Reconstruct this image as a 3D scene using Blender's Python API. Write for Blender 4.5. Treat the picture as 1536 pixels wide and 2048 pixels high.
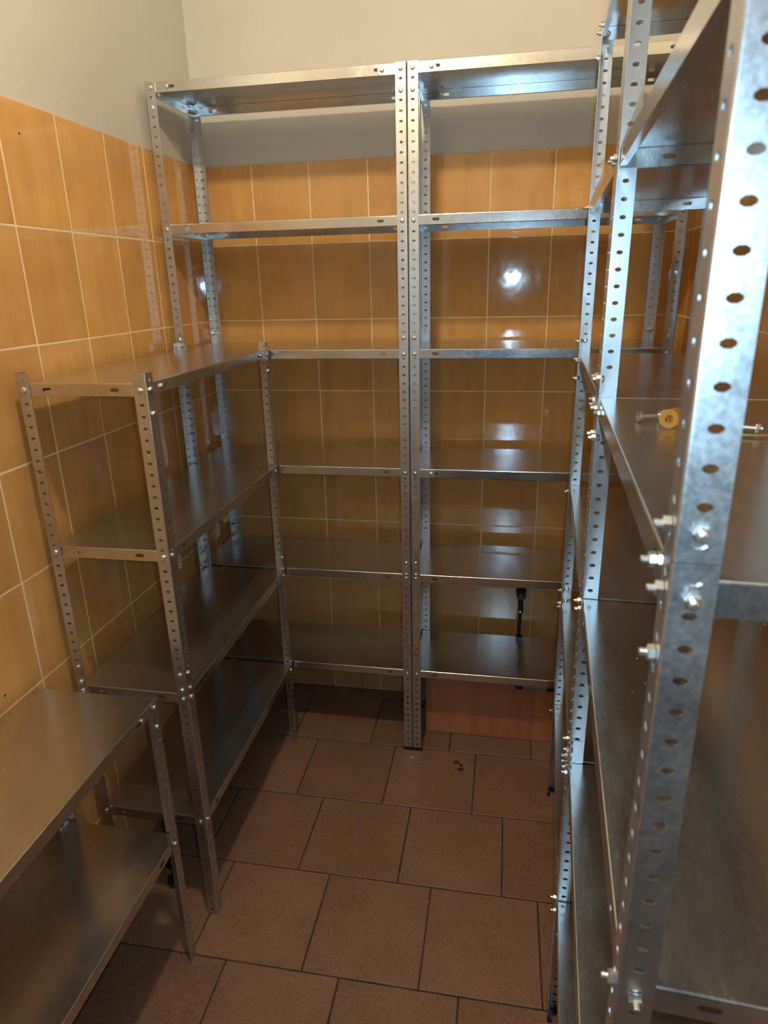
import bpy, math, random
from mathutils import Vector, Matrix

random.seed(7)
for o in list(bpy.data.objects):
    bpy.data.objects.remove(o)
scene = bpy.context.scene
COL = scene.collection

# ---------------------------------------------------------------- camera, world, lights, exposure
cam_data = bpy.data.cameras.new('camera')
cam = bpy.data.objects.new('camera', cam_data)
COL.objects.link(cam)
scene.camera = cam
YAW, PITCH, ROLL = -0.1814, -0.3302, -0.0227
CAM = Vector((1.0580, -2.3993, 1.6400))
fwd = Vector((math.sin(YAW) * math.cos(PITCH), math.cos(YAW) * math.cos(PITCH), math.sin(PITCH)))
right = Vector((math.cos(YAW), -math.sin(YAW), 0))
up = right.cross(fwd)
r2 = right * math.cos(ROLL) + up * math.sin(ROLL)
u2 = up * math.cos(ROLL) - right * math.sin(ROLL)
m = Matrix((r2, u2, -fwd)).transposed().to_4x4()
m.translation = CAM
cam.matrix_world = m
cam_data.sensor_fit = 'AUTO'
cam_data.sensor_width = 36.0
cam_data.lens = 1331.9 / 2048 * 36.0
cam_data.clip_start = 0.01
cam_data.dof.use_dof = True
cam_data.dof.focus_distance = 2.1
cam_data.dof.aperture_fstop = 9.0

world = bpy.data.worlds.new('world')
scene.world = world
world.use_nodes = True
world.node_tree.nodes['Background'].inputs[0].default_value = (0.008, 0.008, 0.008, 1)
world.node_tree.nodes['Background'].inputs[1].default_value = 1.0

LAMP_POS = Vector((0.73, -1.66, 2.83))
LAMP_COL = (1.0, 0.80, 0.52)
LAMP_STRENGTH = 240.0
FLASH_W = 7.5

flash = bpy.data.lights.new('phone_flash', 'POINT')
flash.energy = FLASH_W
flash.color = (0.42, 0.72, 1.0)
flash.shadow_soft_size = 0.006
fo = bpy.data.objects.new('phone_flash', flash)
fo.location = (1.094, -2.392, 1.652)
COL.objects.link(fo)

vs = scene.view_settings
vs.view_transform = 'Standard'
vs.look = 'None'
vs.gamma = 1.0
vs.use_curve_mapping = False
vs.exposure = 1.33

# ---------------------------------------------------------------- materials
def new_mat(name):
    mt = bpy.data.materials.new(name)
    mt.use_nodes = True
    nt = mt.node_tree
    return mt, nt, nt.nodes['Principled BSDF']

def N(nt, typ, **kw):
    n = nt.nodes.new(typ)
    for k, v in kw.items():
        setattr(n, k, v)
    return n

def plain(name, col, rough=0.5, metal=0.0, spec=0.5):
    mt, nt, b = new_mat(name)
    b.inputs['Base Color'].default_value = (*col, 1)
    b.inputs['Roughness'].default_value = rough
    b.inputs['Metallic'].default_value = metal
    b.inputs['Specular IOR Level'].default_value = spec
    return mt

def ramp(nt, fac, stops):
    r = N(nt, 'ShaderNodeValToRGB')
    els = r.color_ramp.elements
    while len(els) < len(stops):
        els.new(0.5)
    for e, (p, c) in zip(els, stops):
        e.position = p
        e.color = (*c, 1)
    nt.links.new(fac, r.inputs[0])
    return r.outputs[0]

def noise(nt, vec, scale, detail=3, rough=0.5):
    n = N(nt, 'ShaderNodeTexNoise')
    n.inputs['Scale'].default_value = scale
    n.inputs['Detail'].default_value = detail
    n.inputs['Roughness'].default_value = rough
    nt.links.new(vec, n.inputs['Vector'])
    return n.outputs['Fac']

def mapped(nt, scale, coord='Object'):
    tc = N(nt, 'ShaderNodeTexCoord')
    mp = N(nt, 'ShaderNodeMapping')
    mp.inputs['Scale'].default_value = scale
    nt.links.new(tc.outputs[coord], mp.inputs['Vector'])
    return mp.outputs[0]

def with_random(nt, vec, amount=17.0):
    oi = N(nt, 'ShaderNodeObjectInfo')
    mul = N(nt, 'ShaderNodeMath', operation='MULTIPLY')
    mul.inputs[1].default_value = amount
    nt.links.new(oi.outputs['Random'], mul.inputs[0])
    cb = N(nt, 'ShaderNodeCombineXYZ')
    for i in range(3):
        nt.links.new(mul.outputs[0], cb.inputs[i])
    ad = N(nt, 'ShaderNodeVectorMath', operation='ADD')
    nt.links.new(vec, ad.inputs[0])
    nt.links.new(cb.outputs[0], ad.inputs[1])
    return ad.outputs[0], oi.outputs['Random']

def bump(nt, h, b, strength, dist):
    bp = N(nt, 'ShaderNodeBump')
    bp.inputs['Strength'].default_value = strength
    bp.inputs['Distance'].default_value = dist
    nt.links.new(h, bp.inputs['Height'])
    nt.links.new(bp.outputs[0], b.inputs['Normal'])

def mix_mul(nt, a, c, fac=1.0):
    mx = N(nt, 'ShaderNodeMix', data_type='RGBA', blend_type='MULTIPLY')
    mx.inputs[0].default_value = fac
    nt.links.new(a, mx.inputs[6])
    nt.links.new(c, mx.inputs[7])
    return mx.outputs[2]

def wall_tile_material(name, c0, c1, c2):
    # glazed tile printed with faint vertical wood grain; tile local axes: x width, y thickness, z height
    mt, nt, b = new_mat(name)
    v = mapped(nt, (1, 1, 1))
    vr, rnd = with_random(nt, v)
    st = N(nt, 'ShaderNodeMapping')
    st.inputs['Scale'].default_value = (30, 30, 2.2)
    nt.links.new(vr, st.inputs['Vector'])
    grain = noise(nt, st.outputs[0], 1.0, 5, 0.6)
    col = ramp(nt, grain, [(0.28, c0), (0.5, c1), (0.72, c2)])
    blot = noise(nt, vr, 9.0, 2, 0.5)
    col2 = ramp(nt, blot, [(0.3, (0.92, 0.90, 0.88)), (0.7, (1.04, 1.06, 1.06))])
    out = mix_mul(nt, col, col2)
    rv = ramp(nt, rnd, [(0.0, (0.90, 0.88, 0.86)), (1.0, (1.07, 1.07, 1.05))])
    out = mix_mul(nt, out, rv)
    nt.links.new(out, b.inputs['Base Color'])
    b.inputs['Roughness'].default_value = 0.07
    b.inputs['Specular IOR Level'].default_value = 0.55
    bn = noise(nt, vr, 14.0, 2, 0.5)
    bump(nt, bn, b, 0.10, 0.004)
    return mt

def steel_material(name, base=(0.60, 0.60, 0.585), rlo=0.20, rhi=0.42, stretch=(6, 6, 6), bstr=0.05, metal=1.0):
    mt, nt, b = new_mat(name)
    v = mapped(nt, stretch)
    vr, rnd = with_random(nt, v)
    n1 = noise(nt, vr, 6.0, 4, 0.6)
    n2 = noise(nt, vr, 55.0, 3, 0.6)
    mxn = N(nt, 'ShaderNodeMath', operation='ADD')
    nt.links.new(n1, mxn.inputs[0]); nt.links.new(n2, mxn.inputs[1])
    hf = N(nt, 'ShaderNodeMath', operation='MULTIPLY'); hf.inputs[1].default_value = 0.5
    nt.links.new(mxn.outputs[0], hf.inputs[0])
    rr = N(nt, 'ShaderNodeMapRange')
    rr.inputs['From Min'].default_value = 0.3; rr.inputs['From Max'].default_value = 0.7
    rr.inputs['To Min'].default_value = rlo; rr.inputs['To Max'].default_value = rhi
    nt.links.new(hf.outputs[0], rr.inputs['Value'])
    nt.links.new(rr.outputs[0], b.inputs['Roughness'])
    c = ramp(nt, hf.outputs[0], [(0.3, tuple(x * 0.90 for x in base)), (0.7, tuple(min(1, x * 1.06) for x in base))])
    nt.links.new(c, b.inputs['Base Color'])
    b.inputs['Metallic'].default_value = metal
    bump(nt, n2, b, bstr, 0.002)
    return mt

M = {}
M['tile'] = wall_tile_material('glazed_orange_tile', (0.60, 0.320, 0.105), (0.645, 0.355, 0.122), (0.675, 0.38, 0.135))
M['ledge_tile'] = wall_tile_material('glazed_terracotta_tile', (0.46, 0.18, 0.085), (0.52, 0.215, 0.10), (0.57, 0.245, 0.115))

mt, nt, b = new_mat('wall_grout')
g = noise(nt, mapped(nt, (1, 1, 1)), 30, 3)
nt.links.new(ramp(nt, g, [(0.3, (0.80, 0.63, 0.40)), (0.7, (0.87, 0.70, 0.47))]), b.inputs['Base Color'])
b.inputs['Roughness'].default_value = 0.8
M['grout'] = mt

mt, nt, b = new_mat('floor_grout')
g = noise(nt, mapped(nt, (1, 1, 1)), 14, 3)
nt.links.new(ramp(nt, g, [(0.35, (0.022, 0.018, 0.015)), (0.65, (0.085, 0.055, 0.037))]), b.inputs['Base Color'])
b.inputs['Roughness'].default_value = 0.9
M['floor_grout'] = mt

mt, nt, b = new_mat('painted_plaster')
v = mapped(nt, (1, 1, 1))
g = noise(nt, v, 3, 3)
nt.links.new(ramp(nt, g, [(0.3, (0.545, 0.53, 0.495)), (0.7, (0.585, 0.57, 0.53))]), b.inputs['Base Color'])
b.inputs['Roughness'].default_value = 0.75
bump(nt, noise(nt, v, 180, 2), b, 0.08, 0.002)
M['plaster'] = mt

mt, nt, b = new_mat('terracotta_floor_tile')
v = mapped(nt, (1, 1, 1))
vr, rnd = with_random(nt, v)
g1 = noise(nt, vr, 5, 4, 0.6)
g2 = noise(nt, vr, 160, 2, 0.6)
c1 = ramp(nt, g1, [(0.3, (0.215, 0.119, 0.073)), (0.7, (0.275, 0.156, 0.095))])
c2 = ramp(nt, g2, [(0.35, (0.80, 0.80, 0.80)), (0.65, (1.08, 1.08, 1.08))])
cc = mix_mul(nt, c1, c2)
cc = mix_mul(nt, cc, ramp(nt, rnd, [(0, (0.90, 0.90, 0.90)), (1, (1.06, 1.05, 1.04))]))
nt.links.new(cc, b.inputs['Base Color'])
b.inputs['Roughness'].default_value = 0.42
b.inputs['Specular IOR Level'].default_value = 0.35
bump(nt, g2, b, 0.10, 0.002)
M['floor'] = mt

M['post'] = steel_material('galvanised_post', (0.58, 0.585, 0.58), 0.29, 0.44, (4, 4, 4), 0.02, 0.97)
M['shelf'] = steel_material('galvanised_shelf', (0.62, 0.615, 0.60), 0.16, 0.28, (2, 7, 3), 0.012, 0.96)
M['bolt'] = plain('zinc_bolt', (0.76, 0.75, 0.71), 0.32, 1.0)
M['black'] = plain('black_plastic', (0.012, 0.012, 0.013), 0.35)
M['chrome'] = plain('chrome', (0.85, 0.86, 0.88), 0.08, 1.0)
M['brass'] = plain('yellow_zinc', (0.80, 0.58, 0.26), 0.25, 1.0)
M['grey_pipe'] = plain('grey_plastic', (0.23, 0.23, 0.24), 0.45)
M['dirt'] = plain('dark_crumb', (0.030, 0.020, 0.014), 0.8)
M['chip'] = plain('pale_chip', (0.72, 0.62, 0.52), 0.6)
M['bag'] = plain('black_film', (0.010, 0.010, 0.012), 0.12)
M['wood'] = plain('door_paint', (0.62, 0.58, 0.50), 0.4)

mt, nt, b = new_mat('lamp_glow')
b.inputs['Base Color'].default_value = (1, 1, 1, 1)
b.inputs['Emission Color'].default_value = (*LAMP_COL, 1)
b.inputs['Emission Strength'].default_value = LAMP_STRENGTH
M['glow'] = mt

# ---------------------------------------------------------------- mesh helpers
class MB:
    def __init__(s):
        s.v = []; s.f = []
    def add(s, pts, faces):
        o = len(s.v)
        s.v += [tuple(p) for p in pts]
        s.f += [tuple(i + o for i in f) for f in faces]
    def box(s, lo, hi):
        x0, y0, z0 = lo; x1, y1, z1 = hi
        s.add([(x0, y0, z0), (x1, y0, z0), (x1, y1, z0), (x0, y1, z0), (x0, y0, z1), (x1, y0, z1), (x1, y1, z1), (x0, y1, z1)],
              [(0, 3, 2, 1), (4, 5, 6, 7), (0, 1, 5, 4), (1, 2, 6, 5), (2, 3, 7, 6), (3, 0, 4, 7)])
    def lathe(s, prof, n=16, org=(0, 0, 0), axis='z'):
        # prof: list of (r, h)
        o = Vector(org)
        def P(r, h, a):
            c, q = math.cos(a) * r, math.sin(a) * r
            return {'z': Vector((c, q, h)), 'y': Vector((c, h, q)), 'x': Vector((h, c, q))}[axis] + o
        pts = []
        for r, h in prof:
            for i in range(n):
                pts.append(P(r, h, 2 * math.pi * i / n))
        fs = []
        for k in range(len(prof) - 1):
            for i in range(n):
                j = (i + 1) % n
                fs.append((k * n + i, k * n + j, (k + 1) * n + j, (k + 1) * n + i))
        fs.append(tuple(range(n))[::-1])
        fs.append(tuple((len(prof) - 1) * n + i for i in range(n)))
        s.add(pts, fs)
    def tube(s, path, rad, n=10):
        path = [Vector(p) for p in path]
        pts = []; fs = []
        ref = Vector((0.123, 0.97, 0.2)).normalized()
        for i, p in enumerate(path):
            d = (path[min(i + 1, len(path) - 1)] - path[max(i - 1, 0)]).normalized()
            a = d.cross(ref).normalized(); c = d.cross(a)
            rr = rad[i] if isinstance(rad, (list, tuple)) else rad
            for k in range(n):
                t = 2 * math.pi * k / n
                pts.append(p + a * math.cos(t) * rr + c * math.sin(t) * rr)
        for i in range(len(path) - 1):
            for k in range(n):
                j = (k + 1) % n
                fs.append((i * n + k, i * n + j, (i + 1) * n + j, (i + 1) * n + k))
        fs.append(tuple(range(n)))
        fs.append(tuple((len(path) - 1) * n + k for k in range(n)))
        s.add(pts, fs)
    def panel(s, org, u, v, n, U0, U1, V0, V1, holes, hl, hh, vc=None):
        """thin sheet from org + u*U + v*V, thickness along n (vector incl. length), slots centred at (h, vc)"""
        org, u, v, n = Vector(org), Vector(u), Vector(v), Vector(n)
        vc = (V0 + V1) / 2 if vc is None else vc
        P = lambda a, c, k: org + u * a + v * c + n * k
        holes = sorted(holes)
        cuts = [U0]
        cells = []
        half = hl / 2 + 0.002
        cur = U0
        for h in holes:
            a, c = max(h - half, U0), min(h + half, U1)
            if a > cur + 1e-6:
                cells.append((cur, a, None))
            cells.append((max(a, cur), c, h)); cur = c
        if cur < U1 - 1e-6:
            cells.append((cur, U1, None))
        for a, c, h in cells:
            if h is None:
                for k in (0, 1):
                    s.add([P(a, V0, k), P(c, V0, k), P(c, V1, k), P(a, V1, k)], [(0, 1, 2, 3)])
                continue
            A, B = hl / 2, hh / 2
            q = min(B * 0.75, A * 0.6); kk = B * 0.42
            inner = [(A, -kk), (A, kk), (A - q, B), (-A + q, B), (-A, kk), (-A, -kk), (-A + q, -B), (A - q, -B)]
            R, L = c - h, a - h; T, D = V1 - vc, V0 - vc
            outer = [(R, -kk), (R, kk), (A - q, T), (-A + q, T), (L, kk), (L, -kk), (-A + q, D), (A - q, D)]
            corner = {1: (R, T), 3: (L, T), 5: (L, D), 7: (R, D)}
            for k in (0, 1):
                pts = [P(h + x, vc + y, k) for x, y in inner + outer]
                fs = []
                for i in range(8):
                    j = (i + 1) % 8
                    fs.append((i, 8 + i, 8 + j, j))
                for i, cp in corner.items():
                    pts.append(P(h + cp[0], vc + cp[1], k))
                    fs.append((8 + i, len(pts) - 1, 8 + (i + 1) % 8))
                s.add(pts, fs)
            s.add([P(h + x, vc + y, k) for k in (0, 1) for x, y in inner],
                  [(i, (i + 1) % 8, 8 + (i + 1) % 8, 8 + i) for i in range(8)])
        # rim
        s.add([P(U0, V0, 0), P(U1, V0, 0), P(U1, V1, 0), P(U0, V1, 0), P(U0, V0, 1), P(U1, V0, 1), P(U1, V1, 1), P(U0, V1, 1)],
              [(0, 1, 5, 4), (1, 2, 6, 5), (2, 3, 7, 6), (3, 0, 4, 7)])
    def mesh(s, name, mat, smooth=False):
        me = bpy.data.meshes.new(name)
        me.from_pydata(s.v, [], s.f)
        me.materials.append(mat)
        if smooth:
            for p in me.polygons:
                p.use_smooth = True
        me.update()
        return me

def obj(name, mesh, parent=None, loc=(0, 0, 0), rot=(0, 0, 0), scale=(1, 1, 1)):
    o = bpy.data.objects.new(name, mesh)
    COL.objects.link(o)
    o.parent = parent
    o.location = loc
    o.rotation_euler = rot
    o.scale = scale
    return o

def tag(o, label, cat, group=None):
    o['label'] = label
    o['category'] = cat
    if group:
        o['group'] = group
    return o

def struct(o, label=None):
    o['kind'] = 'structure'
    if label:
        o['label'] = label
    return o

def thing(name, label, cat, loc=(0, 0, 0), rz=0.0, group=None):
    o = obj(name, None, None, loc, (0, 0, rz))
    o.empty_display_size = 0.05
    return tag(o, label, cat, group)

# ---------------------------------------------------------------- room shell
RW, RL, RH = 1.602, 2.80, 3.35        # width (x), length (towards -y), height
TW, TH, TOP = 0.2015, 0.2531, 2.030   # tile pitch and top of the tiled dado
G = 0.0037                            # grout width
TT = 0.006                            # tile thickness in front of the grout bed / plaster

_tile_cache = {}
def tile_mesh(w, h, mat, t=TT, bev=0.0009, name='tile'):
    key = (round(w, 4), round(h, 4), mat.name, t)
    if key in _tile_cache:
        return _tile_cache[key]
    mb = MB()
    # local: x width centred, z height centred, front face at y=0 (facing -y), back at y=t
    a, c = w / 2, h / 2
    ring = lambda e, y: [(-a + e, y, -c + e), (a - e, y, -c + e), (a - e, y, c - e), (-a + e, y, c - e)]
    pts = ring(bev, 0) + ring(0, bev) + ring(0, t)
    fs = [(0, 1, 2, 3)]
    for k in (0, 4):
        for i in range(4):
            j = (i + 1) % 4
            fs.append((k + i, k + 4 + i, k + 4 + j, k + j))
    mb.add(pts, fs)
    me = mb.mesh(name, mat)
    _tile_cache[key] = me
    return me

def tiled_wall(name, label, length, first, origin, rz, mat=None, pieces=True):
    """local frame: x along the wall, face at y=0 looking towards -y, plaster at y=TT*0.7"""
    root_mb = MB()
    root_mb.box((-0.10, 0.0045, 0), (length + 0.10, 0.10, RH))
    w = obj(name, root_mb.mesh(name, M['plaster']), None, origin, (0, 0, rz))
    struct(w, label)
    gb = MB(); gb.box((0, 0.0007, 0), (length, 0.006, TOP - 0.001))
    obj('grout', gb.mesh('grout', M['grout']), w)
    xs = [0.0]
    x = first
    while x < length - 0.004:
        xs.append(x); x += TW
    xs.append(length)
    zs = [TOP - i * TH for i in range(9)]
    zs[-1] = 0.0
    for i in range(len(xs) - 1):
        for j in range(8):
            w0, w1 = xs[i] + (G / 2 if i else 0), xs[i + 1] - G / 2
            z1, z0 = zs[j] - (G / 2 if j else 0), zs[j + 1] + G / 2
            me = tile_mesh(w1 - w0, z1 - z0, M['tile'])
            o = obj('tile', me, w, ((w0 + w1) / 2, random.uniform(-0.0002, 0.0002), (z0 + z1) / 2),
                    (random.gauss(0, 0.0016), 0, random.gauss(0, 0.0016)))
    return w

tiled_wall('wall_back', 'back wall tiled in glossy orange up to beige plaster', RW, 0.1857, (0, 0, 0), 0)
# left wall looks towards +x: local -y -> +x ; local x -> +y
NL = 12
lead = RL - (0.1833 + NL * TW)
wall_left = tiled_wall('wall_left', 'left wall tiled in glossy orange below beige plaster', RL, lead, (0, -RL, 0), math.pi / 2)
tiled_wall('wall_right', 'right wall tiled in glossy orange behind the tall shelving', RL, 0.12, (RW, 0, 0), -math.pi / 2)

# two old drill holes in the left wall tiles (local x runs towards +y)
for yy, zz, rr in ((-0.9241, 1.9658, 0.0026), (-1.3095, 0.8000, 0.0030)):
    mb = MB(); mb.lathe([(rr, -0.0006), (rr * 0.8, 0.001)], 10, (0, 0, 0), 'y')
    obj('drill_hole', mb.mesh('drill_hole', M['dirt']), wall_left, (yy + RL, 0, zz))

# unseen wall behind the camera; doorway added to give the steel dark reflections
DX0, DX1, DZ = 0.62, 1.55, 2.06
mb = MB()
mb.box((-0.1, -RL - 0.12, 0), (DX0, -RL, RH)); mb.box((DX1, -RL - 0.12, 0), (RW + 0.1, -RL, RH)); mb.box((DX0, -RL - 0.12, DZ), (DX1, -RL, RH))
struct(obj('wall_near', mb.mesh('wall_near', M['plaster'])), 'plain beige wall with an added, unseen doorway behind the viewer')
mb = MB()
mb.box((DX0 - 0.05, -RL, 0), (DX0, -RL + 0.018, DZ + 0.05)); mb.box((DX1, -RL, 0), (DX1 + 0.05, -RL + 0.018, DZ + 0.05)); mb.box((DX0, -RL, DZ), (DX1, -RL + 0.018, DZ + 0.05))
struct(obj('added_doorway_1', mb.mesh('added_doorway_1', M['wood'])), 'pale frame of the added, unseen open doorway behind the viewer')

mb = MB(); mb.box((-0.1, -RL - 0.1, RH), (RW + 0.1, 0.1, RH + 0.1))
struct(obj('ceiling', mb.mesh('ceiling', M['plaster'])), 'plain beige ceiling')

# floor: slab of dark grout with 30 cm tiles in third bond
mb = MB(); mb.box((-0.1, -RL - 0.1, -0.10), (RW + 0.1, 0.1, -0.0022))
floor = struct(obj('floor', mb.mesh('floor', M['floor_grout'])), 'brown terracotta tile floor laid with offset joints')
FW = 0.298
row_edges = [0.0, -0.0515] + [-0.3495 - i * FW for i in range(0, 20)]
FG = 0.0042
def floor_tile_mesh(w, d):
    key = ('f', round(w, 3), round(d, 3))
    if key in _tile_cache:
        return _tile_cache[key]
    a, c, bv, t = w / 2, d / 2, 0.0016, 0.004
    ring = lambda e, z: [(-a + e, -c + e, z), (a - e, -c + e, z), (a - e, c - e, z), (-a + e, c - e, z)]
    mb = MB()
    fs = [(0, 1, 2, 3)]
    for k in (0, 4):
        for i in range(4):
            j = (i + 1) % 4
            fs.append((k + i, k + 4 + i, k + 4 + j, k + j))
    mb.add(ring(bv, 0) + ring(0, -bv * 0.7) + ring(0, -t), fs)
    me = mb.mesh('tile', M['floor'])
    _tile_cache[key] = me
    return me
for r in range(len(row_edges) - 1):
    y1, y0 = row_edges[r], max(row_edges[r + 1], -RL)
    if y1 <= -RL + 0.01:
        break
    # joints of row whose back edge is -0.3495 sit at 0.409 + k*0.298 ; each nearer row shifts by +0.0985
    off = (0.409 + (r - 2) * 0.0985) % FW
    xs = [0.0] + [off + k * FW for k in range(8) if 0.02 < off + k * FW < RW - 0.02] + [RW]
    for i in range(len(xs) - 1):
        a, c = xs[i] + (FG / 2 if i else 0), xs[i + 1] - (FG / 2 if i < len(xs) - 2 else 0)
        p, q = y0 + FG / 2, y1 - FG / 2
        obj('tile', floor_tile_mesh(c - a, q - p), floor, ((a + c) / 2, (p + q) / 2, random.uniform(-0.0003, 0.0003)),
            (random.gauss(0, 0.0006), random.gauss(0, 0.0006), 0))

# tiled ledge boxing in the pipes at the foot of the back wall, right half
LX0, LX1, LY, LZ = 0.808, RW, -0.247, 0.2545
mb = MB(); mb.box((LX0 + 0.002, LY + 0.0035, 0), (LX1, 0.0, LZ - 0.002))
M['ledge_grout'] = plain('ledge_grout', (0.36, 0.27, 0.20), 0.85)
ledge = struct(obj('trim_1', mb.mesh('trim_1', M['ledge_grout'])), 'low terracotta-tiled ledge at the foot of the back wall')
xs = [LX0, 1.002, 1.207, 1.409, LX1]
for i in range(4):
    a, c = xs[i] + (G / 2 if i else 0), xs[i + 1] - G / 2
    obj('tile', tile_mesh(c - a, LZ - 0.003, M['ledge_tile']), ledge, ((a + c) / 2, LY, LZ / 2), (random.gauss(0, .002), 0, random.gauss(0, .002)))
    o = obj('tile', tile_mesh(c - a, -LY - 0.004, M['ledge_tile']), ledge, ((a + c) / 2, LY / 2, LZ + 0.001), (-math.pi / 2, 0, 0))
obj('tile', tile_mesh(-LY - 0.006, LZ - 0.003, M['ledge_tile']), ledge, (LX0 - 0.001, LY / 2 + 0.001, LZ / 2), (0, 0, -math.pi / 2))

# ---------------------------------------------------------------- shelving
PF, PT = 0.030, 0.0016       # post flange width, sheet thickness
def post_mesh(length, pitch=0.0252):
    mb = MB()
    n = int(length / pitch)
    first = (length - (n - 1) * pitch) / 2
    hs = [first + i * pitch for i in range(n)]
    r = 0.0028
    # flange along +x (outer face y=0) : sheet between y=0 and y=PT ; U along z, V along x
    mb.panel((0, 0, 0), (0, 0, 1), (1, 0, 0), (0, PT, 0), 0, length, r, PF, hs, 0.0062, 0.0098, 0.0155)
    mb.panel((0, 0, 0), (0, 0, 1), (0, 1, 0), (PT, 0, 0), 0, length, r, PF, hs, 0.0062, 0.0098, 0.0155)
    K = 4
    pts = []; fs = []
    for k in range(K + 1):
        a = math.pi + (math.pi / 2) * k / K
        for rr in (r, r - PT):
            x, y = r + rr * math.cos(a), r + rr * math.sin(a)
            pts += [(x, y, 0), (x, y, length)]
    for k in range(K):
        b0, b1 = k * 4, (k + 1) * 4
        fs += [(b0, b1, b1 + 1, b0 + 1), (b0 + 2, b0 + 3, b1 + 3, b1 + 2), (b0 + 1, b1 + 1, b1 + 3, b0 + 3), (b0, b0 + 2, b1 + 2, b1)]
    mb.add(pts, fs)
    return mb.mesh('post', M['post'])

LIP = 0.027
def shelf_mesh(L, D):
    """top at z=0, lips hanging down, centred on footprint corner (0,0)-(L,D)"""
    mb = MB()
    r, t = 0.0022, 0.0011
    mb.panel((0, 0, 0), (1, 0, 0), (0, 1, 0), (0, 0, -t), r, L - r, r, D - r, [], .01, .01)
    # arcs
    K = 3
    def arc(p0, p1, out):
        p0, p1, out = Vector(p0), Vector(p1), Vector(out)
        pts = []
        for k in range(K + 1):
            a = (math.pi / 2) * k / K
            d = out * (math.sin(a) * r) + Vector((0, 0, (math.cos(a) - 1) * r))
            pts += [p0 + d, p1 + d]
        mb.add(pts, [(2 * k, 2 * k + 1, 2 * k + 3, 2 * k + 2) for k in range(K)])
    arc((r, r, 0), (L - r, r, 0), (0, -1, 0)); arc((r, D - r, 0), (L - r, D - r, 0), (0, 1, 0))
    arc((r, r, 0), (r, D - r, 0), (-1, 0, 0)); arc((L - r, r, 0), (L - r, D - r, 0), (1, 0, 0))
    hx = [0.013, 0.040, 0.076, L - 0.076, L - 0.040, L - 0.013]
    hx = [0.076, L - 0.076]
    hy = [0.072, D - 0.066]
    z0, z1 = -LIP, -r
    mb.panel((0, 0, 0), (1, 0, 0), (0, 0, 1), (0, t, 0), 0.001, L - 0.001, z0, z1, hx, 0.020, 0.0078, -0.0138)
    mb.panel((0, D, 0), (1, 0, 0), (0, 0, 1), (0, -t, 0), 0.001, L - 0.001, z0, z1, hx, 0.020, 0.0078, -0.0138)
    mb.panel((0, 0, 0), (0, 1, 0), (0, 0, 1), (t, 0, 0), 0.001, D - 0.001, z0, z1, hy, 0.020, 0.0078, -0.0138)
    mb.panel((L, 0, 0), (0, 1, 0), (0, 0, 1), (-t, 0, 0), 0.001, D - 0.001, z0, z1, hy, 0.020, 0.0078, -0.0138)
    # hem turned inwards at the foot of the long lips
    mb.box((0.03, t, z0), (L - 0.03, 0.010, z0 + 0.0010))
    mb.box((0.03, D - 0.010, z0), (L - 0.03, D - t, z0 + 0.0010))
    return mb.mesh('shelf', M['shelf'])

def bolt_mesh(nut_out=False):
    mb = MB()
    # axis along -y (outwards); sheet at y=0
    if nut_out:
        mb.lathe([(0.0058, -0.0005), (0.0060, -0.0050), (0.0052, -0.0058)], 6, (0, 0, 0), 'y')
        mb.lathe([(0.0030, -0.0055), (0.0030, -0.0105), (0.0024, -0.0112)], 10, (0, 0, 0), 'y')
        mb.lathe([(0.0066, 0.0032), (0.0060, 0.0062), (0.0035, 0.0078)], 10, (0, 0, 0), 'y')
    else:
        mb.lathe([(0.0062, -0.0004), (0.0060, -0.0030), (0.0046, -0.0042), (0.0022, -0.0048)], 12, (0, 0, 0), 'y')
        mb.lathe([(0.0058, 0.0034), (0.0060, 0.0075), (0.0052, 0.0085)], 6, (0, 0, 0), 'y')
        mb.lathe([(0.0028, 0.008), (0.0028, 0.0135), (0.0022, 0.014)], 10, (0, 0, 0), 'y')
    return mb.mesh('bolt', M['bolt'])
BOLT_HEAD, BOLT_NUT = bolt_mesh(False), bolt_mesh(True)

def splice_mesh():
    mb = MB(); h = 0.034; w = PF - 0.003; a = PT + 0.0002; t = 0.0013
    mb.box((a, a, -h), (w, a + t, h)); mb.box((a, a + t, -h), (a + t, w, h))
    return mb.mesh('splice_plate', M['post'])
SPLICE = splice_mesh()

def foot_mesh():
    mb = MB()
    w = PF + 0.004
    mb.box((-0.0005, -0.0005, 0), (w, 0.010, 0.009)); mb.box((-0.0005, 0.010, 0), (0.010, w, 0.009))
    mb.box((-0.0004, -0.0004, 0.009), (w - 0.003, 0.0065, 0.014)); mb.box((-0.0004, 0.0065, 0.009), (0.0065, w - 0.003, 0.014))
    return mb.mesh('foot', M['black'])
FOOT = foot_mesh()

def lip_plate_mesh():
    # strip with a rounded end that ties a lip to the post; x from 0 to 0.082
    mb = MB(); Lp, h, t = 0.074, 0.0125, 0.0013
    out = [(0, -h), (Lp - h * 0.8, -h)]
    for k in range(1, 8):
        a = -math.pi / 2 + math.pi * k / 8
        out.append((Lp - h * 0.8 + math.cos(a) * h * 0.8, math.sin(a) * h))
    out += [(Lp - h * 0.8, h), (0, h)]
    n = len(out)
    mb.add([(x, 0, z) for x, z in out] + [(x, -t, z) for x, z in out],
           [tuple(range(n)), tuple(range(n, 2 * n))] + [(i, (i + 1) % n, n + (i + 1) % n, n + i) for i in range(n)])
    return mb.mesh('tie_plate', M['post'])
TIE = lip_plate_mesh()

_pm = {}
def posts_for(length):
    k = round(length, 4)
    if k not in _pm:
        _pm[k] = post_mesh(length)
    return _pm[k]
_sm = {}
def shelves_for(L, D):
    k = (round(L, 4), round(D, 4))
    if k not in _sm:
        _sm[k] = shelf_mesh(*k)
    return _sm[k]

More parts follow.
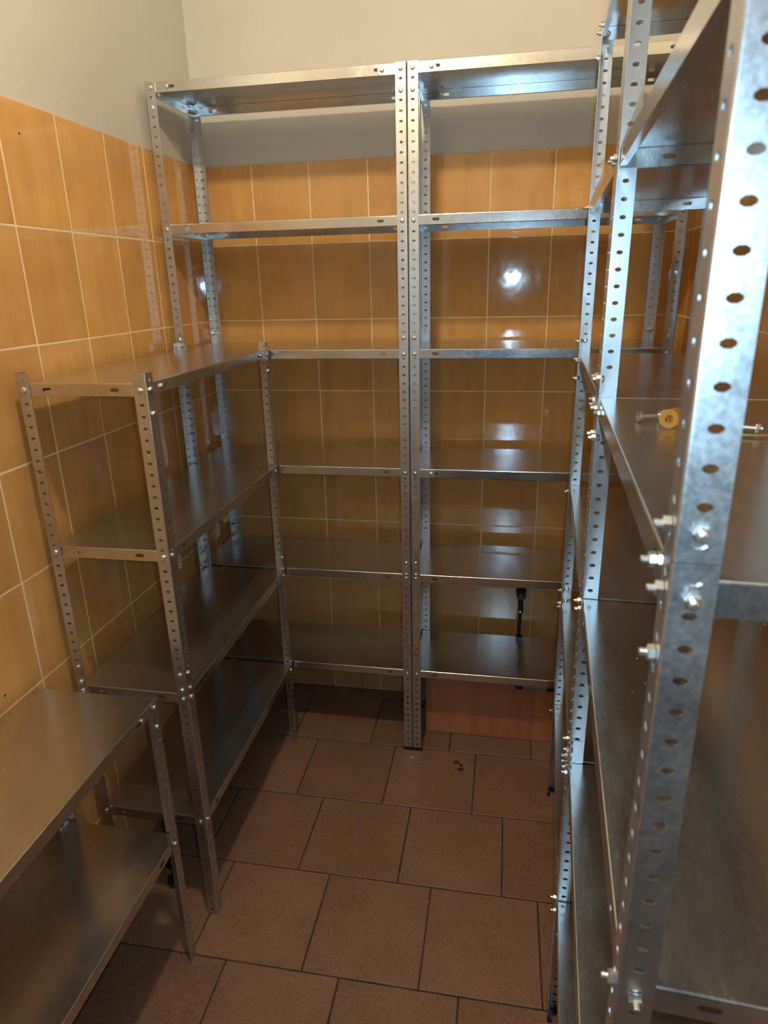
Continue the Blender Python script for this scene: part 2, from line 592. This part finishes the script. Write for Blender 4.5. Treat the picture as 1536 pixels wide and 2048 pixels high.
def shelving(label, origin, rz, L, D, sections, shelf_z, feet=True, nut_out=False, ties=(), short_back=None, gusset_levels=(0,), skip=()):
    u = thing('shelving_unit', label, 'shelving unit', origin, rz, 'galvanised steel shelving units')
    BM = BOLT_NUT if nut_out else BOLT_HEAD
    corners = [(0, 0, 0), (L, 0, 90), (L, D, 180), (0, D, 270)]
    z = 0.0
    joints = []
    for k, sl in enumerate(sections):
        for ci, (x, y, a) in enumerate(corners):
            base, ln = z, sl - 0.0008
            if k == 0 and short_back and ci in short_back:
                base = short_back[ci]; ln = sl - 0.0008 - base
            if k == 0 and feet:
                base += 0.003; ln -= 0.003
            obj('post', posts_for(ln), u, (x, y, base), (0, 0, math.radians(a)))
        z += sl
        if k < len(sections) - 1:
            joints.append(z)
    if feet:
        for ci, (x, y, a) in enumerate(corners):
            base = short_back[ci] if short_back and ci in short_back else 0.0
            obj('foot', FOOT, u, (x, y, base), (0, 0, math.radians(a)))
    # which end of the unit a flange closes: 0 / 1 for the short ends, None for the long sides
    def end_side(a, which):
        if a in (0, 180):
            return None if which == 0 else (0 if a == 0 else 1)
        return None if which == 1 else (1 if a == 90 else 0)
    # bolts through both flanges of a corner
    def corner_bolts(parent, x, y, a, zz, px, py, pz, both=True):
        A = math.radians(a)
        for which in (0, 1):
            if end_side(a, which) in skip:
                continue
            lx, ly = (0.0155, 0.0) if which == 0 else (0.0, 0.0155)
            wx, wy = x + lx * math.cos(A) - ly * math.sin(A), y + lx * math.sin(A) + ly * math.cos(A)
            rot = A if which == 0 else A - math.pi / 2
            obj('bolt', BM, parent, (wx - px, wy - py, zz - pz), (0, random.uniform(0, 1.0), rot))
    for si, sz in enumerate(shelf_z):
        sx, sy = PT + 0.0008, PT + 0.0008
        sh = obj('shelf', shelves_for(L - 2 * sx, D - 2 * sy), u, (sx, sy, sz))
        for (x, y, a) in corners:
            corner_bolts(sh, x, y, a, sz - 0.0145, sx, sy, sz)
        if si in gusset_levels:
            for ci, (x, y, a) in enumerate(corners):
                A = math.radians(a)
                lx, ly, rot = (0.0155, 0.0, A) if a in (0, 180) else (0.0, 0.0155, A - math.pi / 2)
                wx, wy = x + lx * math.cos(A) - ly * math.sin(A), y + lx * math.sin(A) + ly * math.cos(A)
                obj('bolt', BM, sh, (wx - sx, wy - sy, -0.0145 - 0.0505), (0, random.random(), rot))
                dirx = 1 if x == 0 else -1
                yy, rot = (sy - 0.0002, 0) if y == 0 else (D - sy + 0.0002, math.pi)
                if not (ties and any(t[0] == si and t[1] == ci for t in ties)):
                    obj('bolt', BM, sh, (x + dirx * 0.066 - sx, yy - sy, -0.0138), (0, random.random(), rot))
    for (si, ci) in ties:
        x, y, a = corners[ci]
        sz = shelf_z[si]
        dirx = 1 if x == 0 else -1
        t = obj('tie_plate', TIE, u, (x + dirx * 0.0035, PT + 0.0007, sz - 0.0150), (0, 0, 0), (dirx, 1, 1))
        obj('bolt', BOLT_HEAD, u, (x + dirx * 0.066, PT - 0.0006, sz - 0.0150), (0, random.random(), 0))
    for jz in joints:
        for (x, y, a) in corners:
            sp = obj('splice_plate', SPLICE, u, (x, y, jz), (0, 0, math.radians(a)))
            for dz in (-0.021, 0.021):
                for which in (0, 1):
                    lx, ly, rot = (0.0155, 0.0, 0.0) if which == 0 else (0.0, 0.0155, -math.pi / 2)
                    if end_side(a, which) in skip:
                        continue
                    if any(abs(jz + dz - (s - 0.0145)) < 0.011 for s in shelf_z):
                        continue
                    obj('bolt', BM, sp, (lx, ly, dz), (0, random.random(), rot))
    return u

SZ = [2.195, 1.823, 1.452, 1.080, 0.712, 0.340]
H3 = [0.732, 0.732, 0.732]
shelving('tall galvanised steel shelving unit at back wall, in the left corner behind the chest-high unit',
         (0.022, -0.366, 0), 0, 0.750, 0.300, H3, SZ, True, False, ties=((0, 1),), skip=(1,))
shelving('tall galvanised steel shelving unit at back wall above the terracotta-tiled ledge',
         (0.7735, -0.366, 0), 0, 0.750, 0.300, H3, SZ, True, False, ties=((0, 0), (3, 0)), short_back={2: LZ + 0.0015}, skip=(0,))
shelving('chest-high four-shelf galvanised steel unit standing along the left wall',
         (0.333, -1.125, 0), math.pi / 2, 0.750, 0.300, [0.741, 0.737], [1.456, 1.083, 0.709, 0.334], False, False, skip=(1,))
shelving('low two-tier galvanised steel unit by the left wall, cut off by the picture edge',
         (0.322, -1.990, 0), math.pi / 2, 0.750, 0.300, [0.777], [0.778, 0.395], False, False, gusset_levels=(0,))
shelving('tall galvanised steel shelving unit along right wall, the farther one beside the back wall',
         (1.252, -0.497, 0), math.radians(-93.06), 0.738, 0.300, H3, SZ, True, True, gusset_levels=(0, 2), skip=(1,))
shelving('tall galvanised steel shelving unit at right, nearest the viewer, with loose bolts on a shelf',
         (1.2125, -1.237, 0), math.radians(-93.3), 0.736, 0.300, H3, SZ, True, True, gusset_levels=(0, 2), skip=(0,))

# ---------------------------------------------------------------- ceiling lamp (out of view, lights the room)
lamp = thing('ceiling_lamp', 'bare glowing bulb hanging on an added cord from the ceiling near the viewer', 'lamp', (LAMP_POS.x, LAMP_POS.y, RH))
mb = MB(); mb.lathe([(0.05, 0), (0.05, -0.012), (0.02, -0.030), (0.004, -0.034)], 24)
obj('ceiling_rose', mb.mesh('ceiling_rose', M['chip'], True), lamp)
mb = MB(); mb.lathe([(0.0035, -0.03), (0.0035, LAMP_POS.z - RH + 0.10)], 10)
obj('cord', mb.mesh('cord', M['black'], True), lamp)  # added cord; drops the bulb below a raised ceiling to weaken ceiling bounce
mb = MB(); mb.lathe([(0.006, LAMP_POS.z - RH + 0.105), (0.019, LAMP_POS.z - RH + 0.095), (0.021, LAMP_POS.z - RH + 0.045)], 20)
obj('lamp_holder', mb.mesh('lamp_holder', M['black'], True), lamp)
mb = MB()
R0 = 0.05
mb.lathe([(0.001, -R0)] + [(R0 * math.cos(a), R0 * math.sin(a)) for a in [math.radians(d) for d in range(-75, 80, 15)]] + [(0.001, R0)], 24)
obj('bulb', mb.mesh('bulb', M['glow'], True), lamp, (0, 0, LAMP_POS.z - RH))

# ---------------------------------------------------------------- small things
# water outlet on the back wall with a short hose hanging to the lowest right shelf
tp = thing('hose_outlet', 'black water outlet with short hanging hose on the back wall', 'hose', (1.152, -0.006, 0.50))
mb = MB(); mb.lathe([(0.020, 0.006), (0.020, 0.0), (0.013, -0.006), (0.013, -0.020), (0.017, -0.024), (0.017, -0.042), (0.012, -0.047)], 16, (0, 0, 0), 'y')
obj('valve_knob', mb.mesh('valve_knob', M['black'], False), tp)
mb = MB(); mb.lathe([(0.0085, -0.012), (0.0095, -0.020), (0.0095, -0.052), (0.0105, -0.056), (0.0105, -0.066), (0.008, -0.070)], 16, (0, -0.028, 0))
obj('collar', mb.mesh('collar', M['black'], True), tp)
mb = MB(); mb.lathe([(0.0080, -0.0620), (0.0118, -0.0640), (0.0125, -0.0690), (0.0118, -0.0740), (0.0070, -0.0760)], 16, (0, -0.028, 0))
obj('ring', mb.mesh('ring', M['chrome'], True), tp)
mb = MB(); mb.tube([(0, -0.028, -0.070), (-0.001, -0.034, -0.095), (-0.003, -0.046, -0.118), (-0.004, -0.062, -0.140), (-0.004, -0.078, -0.152)], 0.0066, 12)
obj('hose', mb.mesh('hose', M['black'], True), tp)
mb = MB(); mb.box((-0.014, -0.094, -0.1592), (0.008, -0.070, -0.147))
obj('hose_end', mb.mesh('hose_end', M['black']), tp)

# pipe clamped along the top of the ledge face
pp = thing('pipe', 'grey pipe with black fittings along the terracotta ledge, just under the lowest shelf', 'pipe', (1.195, LY - 0.0126, 0.242))
mb = MB(); mb.lathe([(0.0085, -0.055), (0.0085, 0.075)], 14, (0, 0, 0), 'x')
obj('tube', mb.mesh('tube', M['grey_pipe'], False), pp)
for x0 in (-0.055, 0.055):
    mb = MB(); mb.lathe([(0.0105, 0), (0.0122, 0.003), (0.0122, 0.022), (0.0105, 0.025)], 14, (x0, 0, 0), 'x')
    obj('fitting', mb.mesh('fitting', M['black']), pp)

# crumpled black film under the low unit
def crumple(name, label, cat, loc, r, seed, mat, squash=(1, 1, 0.7)):
    rnd = random.Random(seed)
    nu, nv = 12, 8
    mb = MB(); pts = []; fs = []
    for j in range(nv + 1):
        th = math.pi * j / nv
        for i in range(nu):
            ph = 2 * math.pi * i / nu
            k = r * rnd.uniform(0.62, 1.12)
            pts.append((k * math.sin(th) * math.cos(ph) * squash[0], k * math.sin(th) * math.sin(ph) * squash[1], max(0.0, r * 0.72 * squash[2] + k * math.cos(th) * squash[2])))
    for j in range(nv):
        for i in range(nu):
            a, c = j * nu + i, j * nu + (i + 1) % nu
            fs += [(a, c, c + nu), (a, c + nu, a + nu)]
    mb.add(pts, fs)
    return tag(obj(name, mb.mesh(name, mat), None, loc), label, cat)
crumple('film_scrap', 'crumpled shiny black film on the floor, the farther of two', 'plastic scrap', (0.128, -0.985, 0.0), 0.026, 3, M['bag'], (1, 1, 1.0))
crumple('film_scrap', 'crumpled shiny black film on the floor, nearer the low unit', 'plastic scrap', (0.168, -1.048, 0.0), 0.024, 5, M['bag'], (1.1, 0.9, 0.8))

# crumbs on the floor in front of the back right unit
crumple('crumb', 'dark crumb on the floor, nearer the back shelving', 'crumb', (0.938, -0.412, 0.0), 0.0085, 11, M['dirt'], (1.3, 0.8, 0.5))
crumple('crumb', 'dark crumb on the floor between two others', 'crumb', (0.955, -0.424, 0.0), 0.006, 12, M['dirt'], (0.9, 1.2, 0.5))
crumple('crumb', 'dark crumb on the floor, nearest the viewer of the three', 'crumb', (0.955, -0.446, 0.0), 0.0085, 13, M['dirt'], (1.5, 0.8, 0.5))
crumple('chip', 'pale plaster chip on the floor before the middle posts', 'chip', (0.775, -0.407, 0.0), 0.0045, 14, M['chip'], (1.0, 1.0, 0.4))

# loose hardware on the third shelf of the near right unit
ZS = 1.452
def loose_bolt(loc, rz, length, label):
    t = thing('loose_bolt', label, 'bolt', loc, rz, 'loose bolts on the near right shelf')
    mb = MB(); mb.lathe([(0.0075, 0), (0.0075, 0.004), (0.0055, 0.0062), (0.002, 0.007)], 14, (-length / 2 - 0.007, 0, 0.0078), 'x')
    obj('head', mb.mesh('head', M['bolt']), t)
    mb = MB(); mb.lathe([(0.0031, 0), (0.0031, length)], 10, (-length / 2, 0, 0.0078), 'x')
    obj('shank', mb.mesh('shank', M['bolt']), t)
    mb = MB(); mb.lathe([(0.0062, 0), (0.0065, 0.001), (0.0065, 0.0045), (0.0062, 0.0055)], 6, (length / 2 - 0.008, 0, 0.0078), 'x')
    obj('nut', mb.mesh('nut', M['bolt']), t)
    return t
loose_bolt((1.262, -1.440, ZS + 0.0004), math.radians(12), 0.030, 'silver bolt with nut lying on the shelf, left of the yellow washer')
loose_bolt((1.286, -1.447, ZS + 0.0004), math.radians(-62), 0.022, 'short silver bolt lying close behind the yellow washer')
loose_bolt((1.362, -1.512, ZS + 0.0004), math.radians(-25), 0.030, 'silver bolt on the shelf, seen right of the nearest post')
def washer(loc, rot, label, r=0.0125):
    mb = MB(); n = 20; t = 0.0018; ri = r * 0.42
    pts = []
    for i in range(n):
        a = 2 * math.pi * i / n
        for rr in (ri, r):
            for y in (-t / 2, t / 2):
                pts.append((rr * math.cos(a), y, rr * math.sin(a) + r))
    fs = []
    for i in range(n):
        p, q = i * 4, ((i + 1) % n) * 4
        fs += [(p, q, q + 2, p + 2), (p + 1, p + 3, q + 3, q + 1), (p, p + 1, q + 1, q), (p + 2, q + 2, q + 3, p + 3)]
    mb.add(pts, fs)
    return tag(obj('washer', mb.mesh('washer', M['brass']), None, loc, rot), label, 'washer', 'washers on the near right shelf')
washer((1.272, -1.488, ZS + 0.0006), (math.radians(-14), 0, math.radians(8)), 'yellow washer standing on edge on the shelf, nearest of the pair')
washer((1.283, -1.474, ZS + 0.0006), (math.radians(-10), 0, math.radians(30)), 'yellow washer leaning just behind the other on the shelf')
mb = MB(); mb.tube([(-0.018, 0.006, 0.003), (0.0, 0.0, 0.003), (0.020, -0.004, 0.003)], [0.0030, 0.0026, 0.0006], 8)
o = obj('screw', mb.mesh('screw', M['brass']), None, (1.366, -1.535, ZS + 0.0004), (0, 0, math.radians(10)))
tag(o, 'yellow pointed screw on the shelf, seen right of the nearest post', 'screw')

# specks of dust on the fourth shelf of the near right unit
mb = MB(); rnd = random.Random(4)
for i in range(26):
    x, y = 1.30 + rnd.gauss(0, 0.022), -1.50 + rnd.gauss(0, 0.045)
    s = rnd.uniform(0.0006, 0.0018); h = 0.0005
    mb.lathe([(s, 0), (s * 0.7, h)], 6, (x, y, 1.0806))
o = obj('dust_specks', mb.mesh('dust_specks', M['chip']))
tag(o, 'pale dust specks scattered on a shelf of the near right unit', 'dust'); o['kind'] = 'stuff'
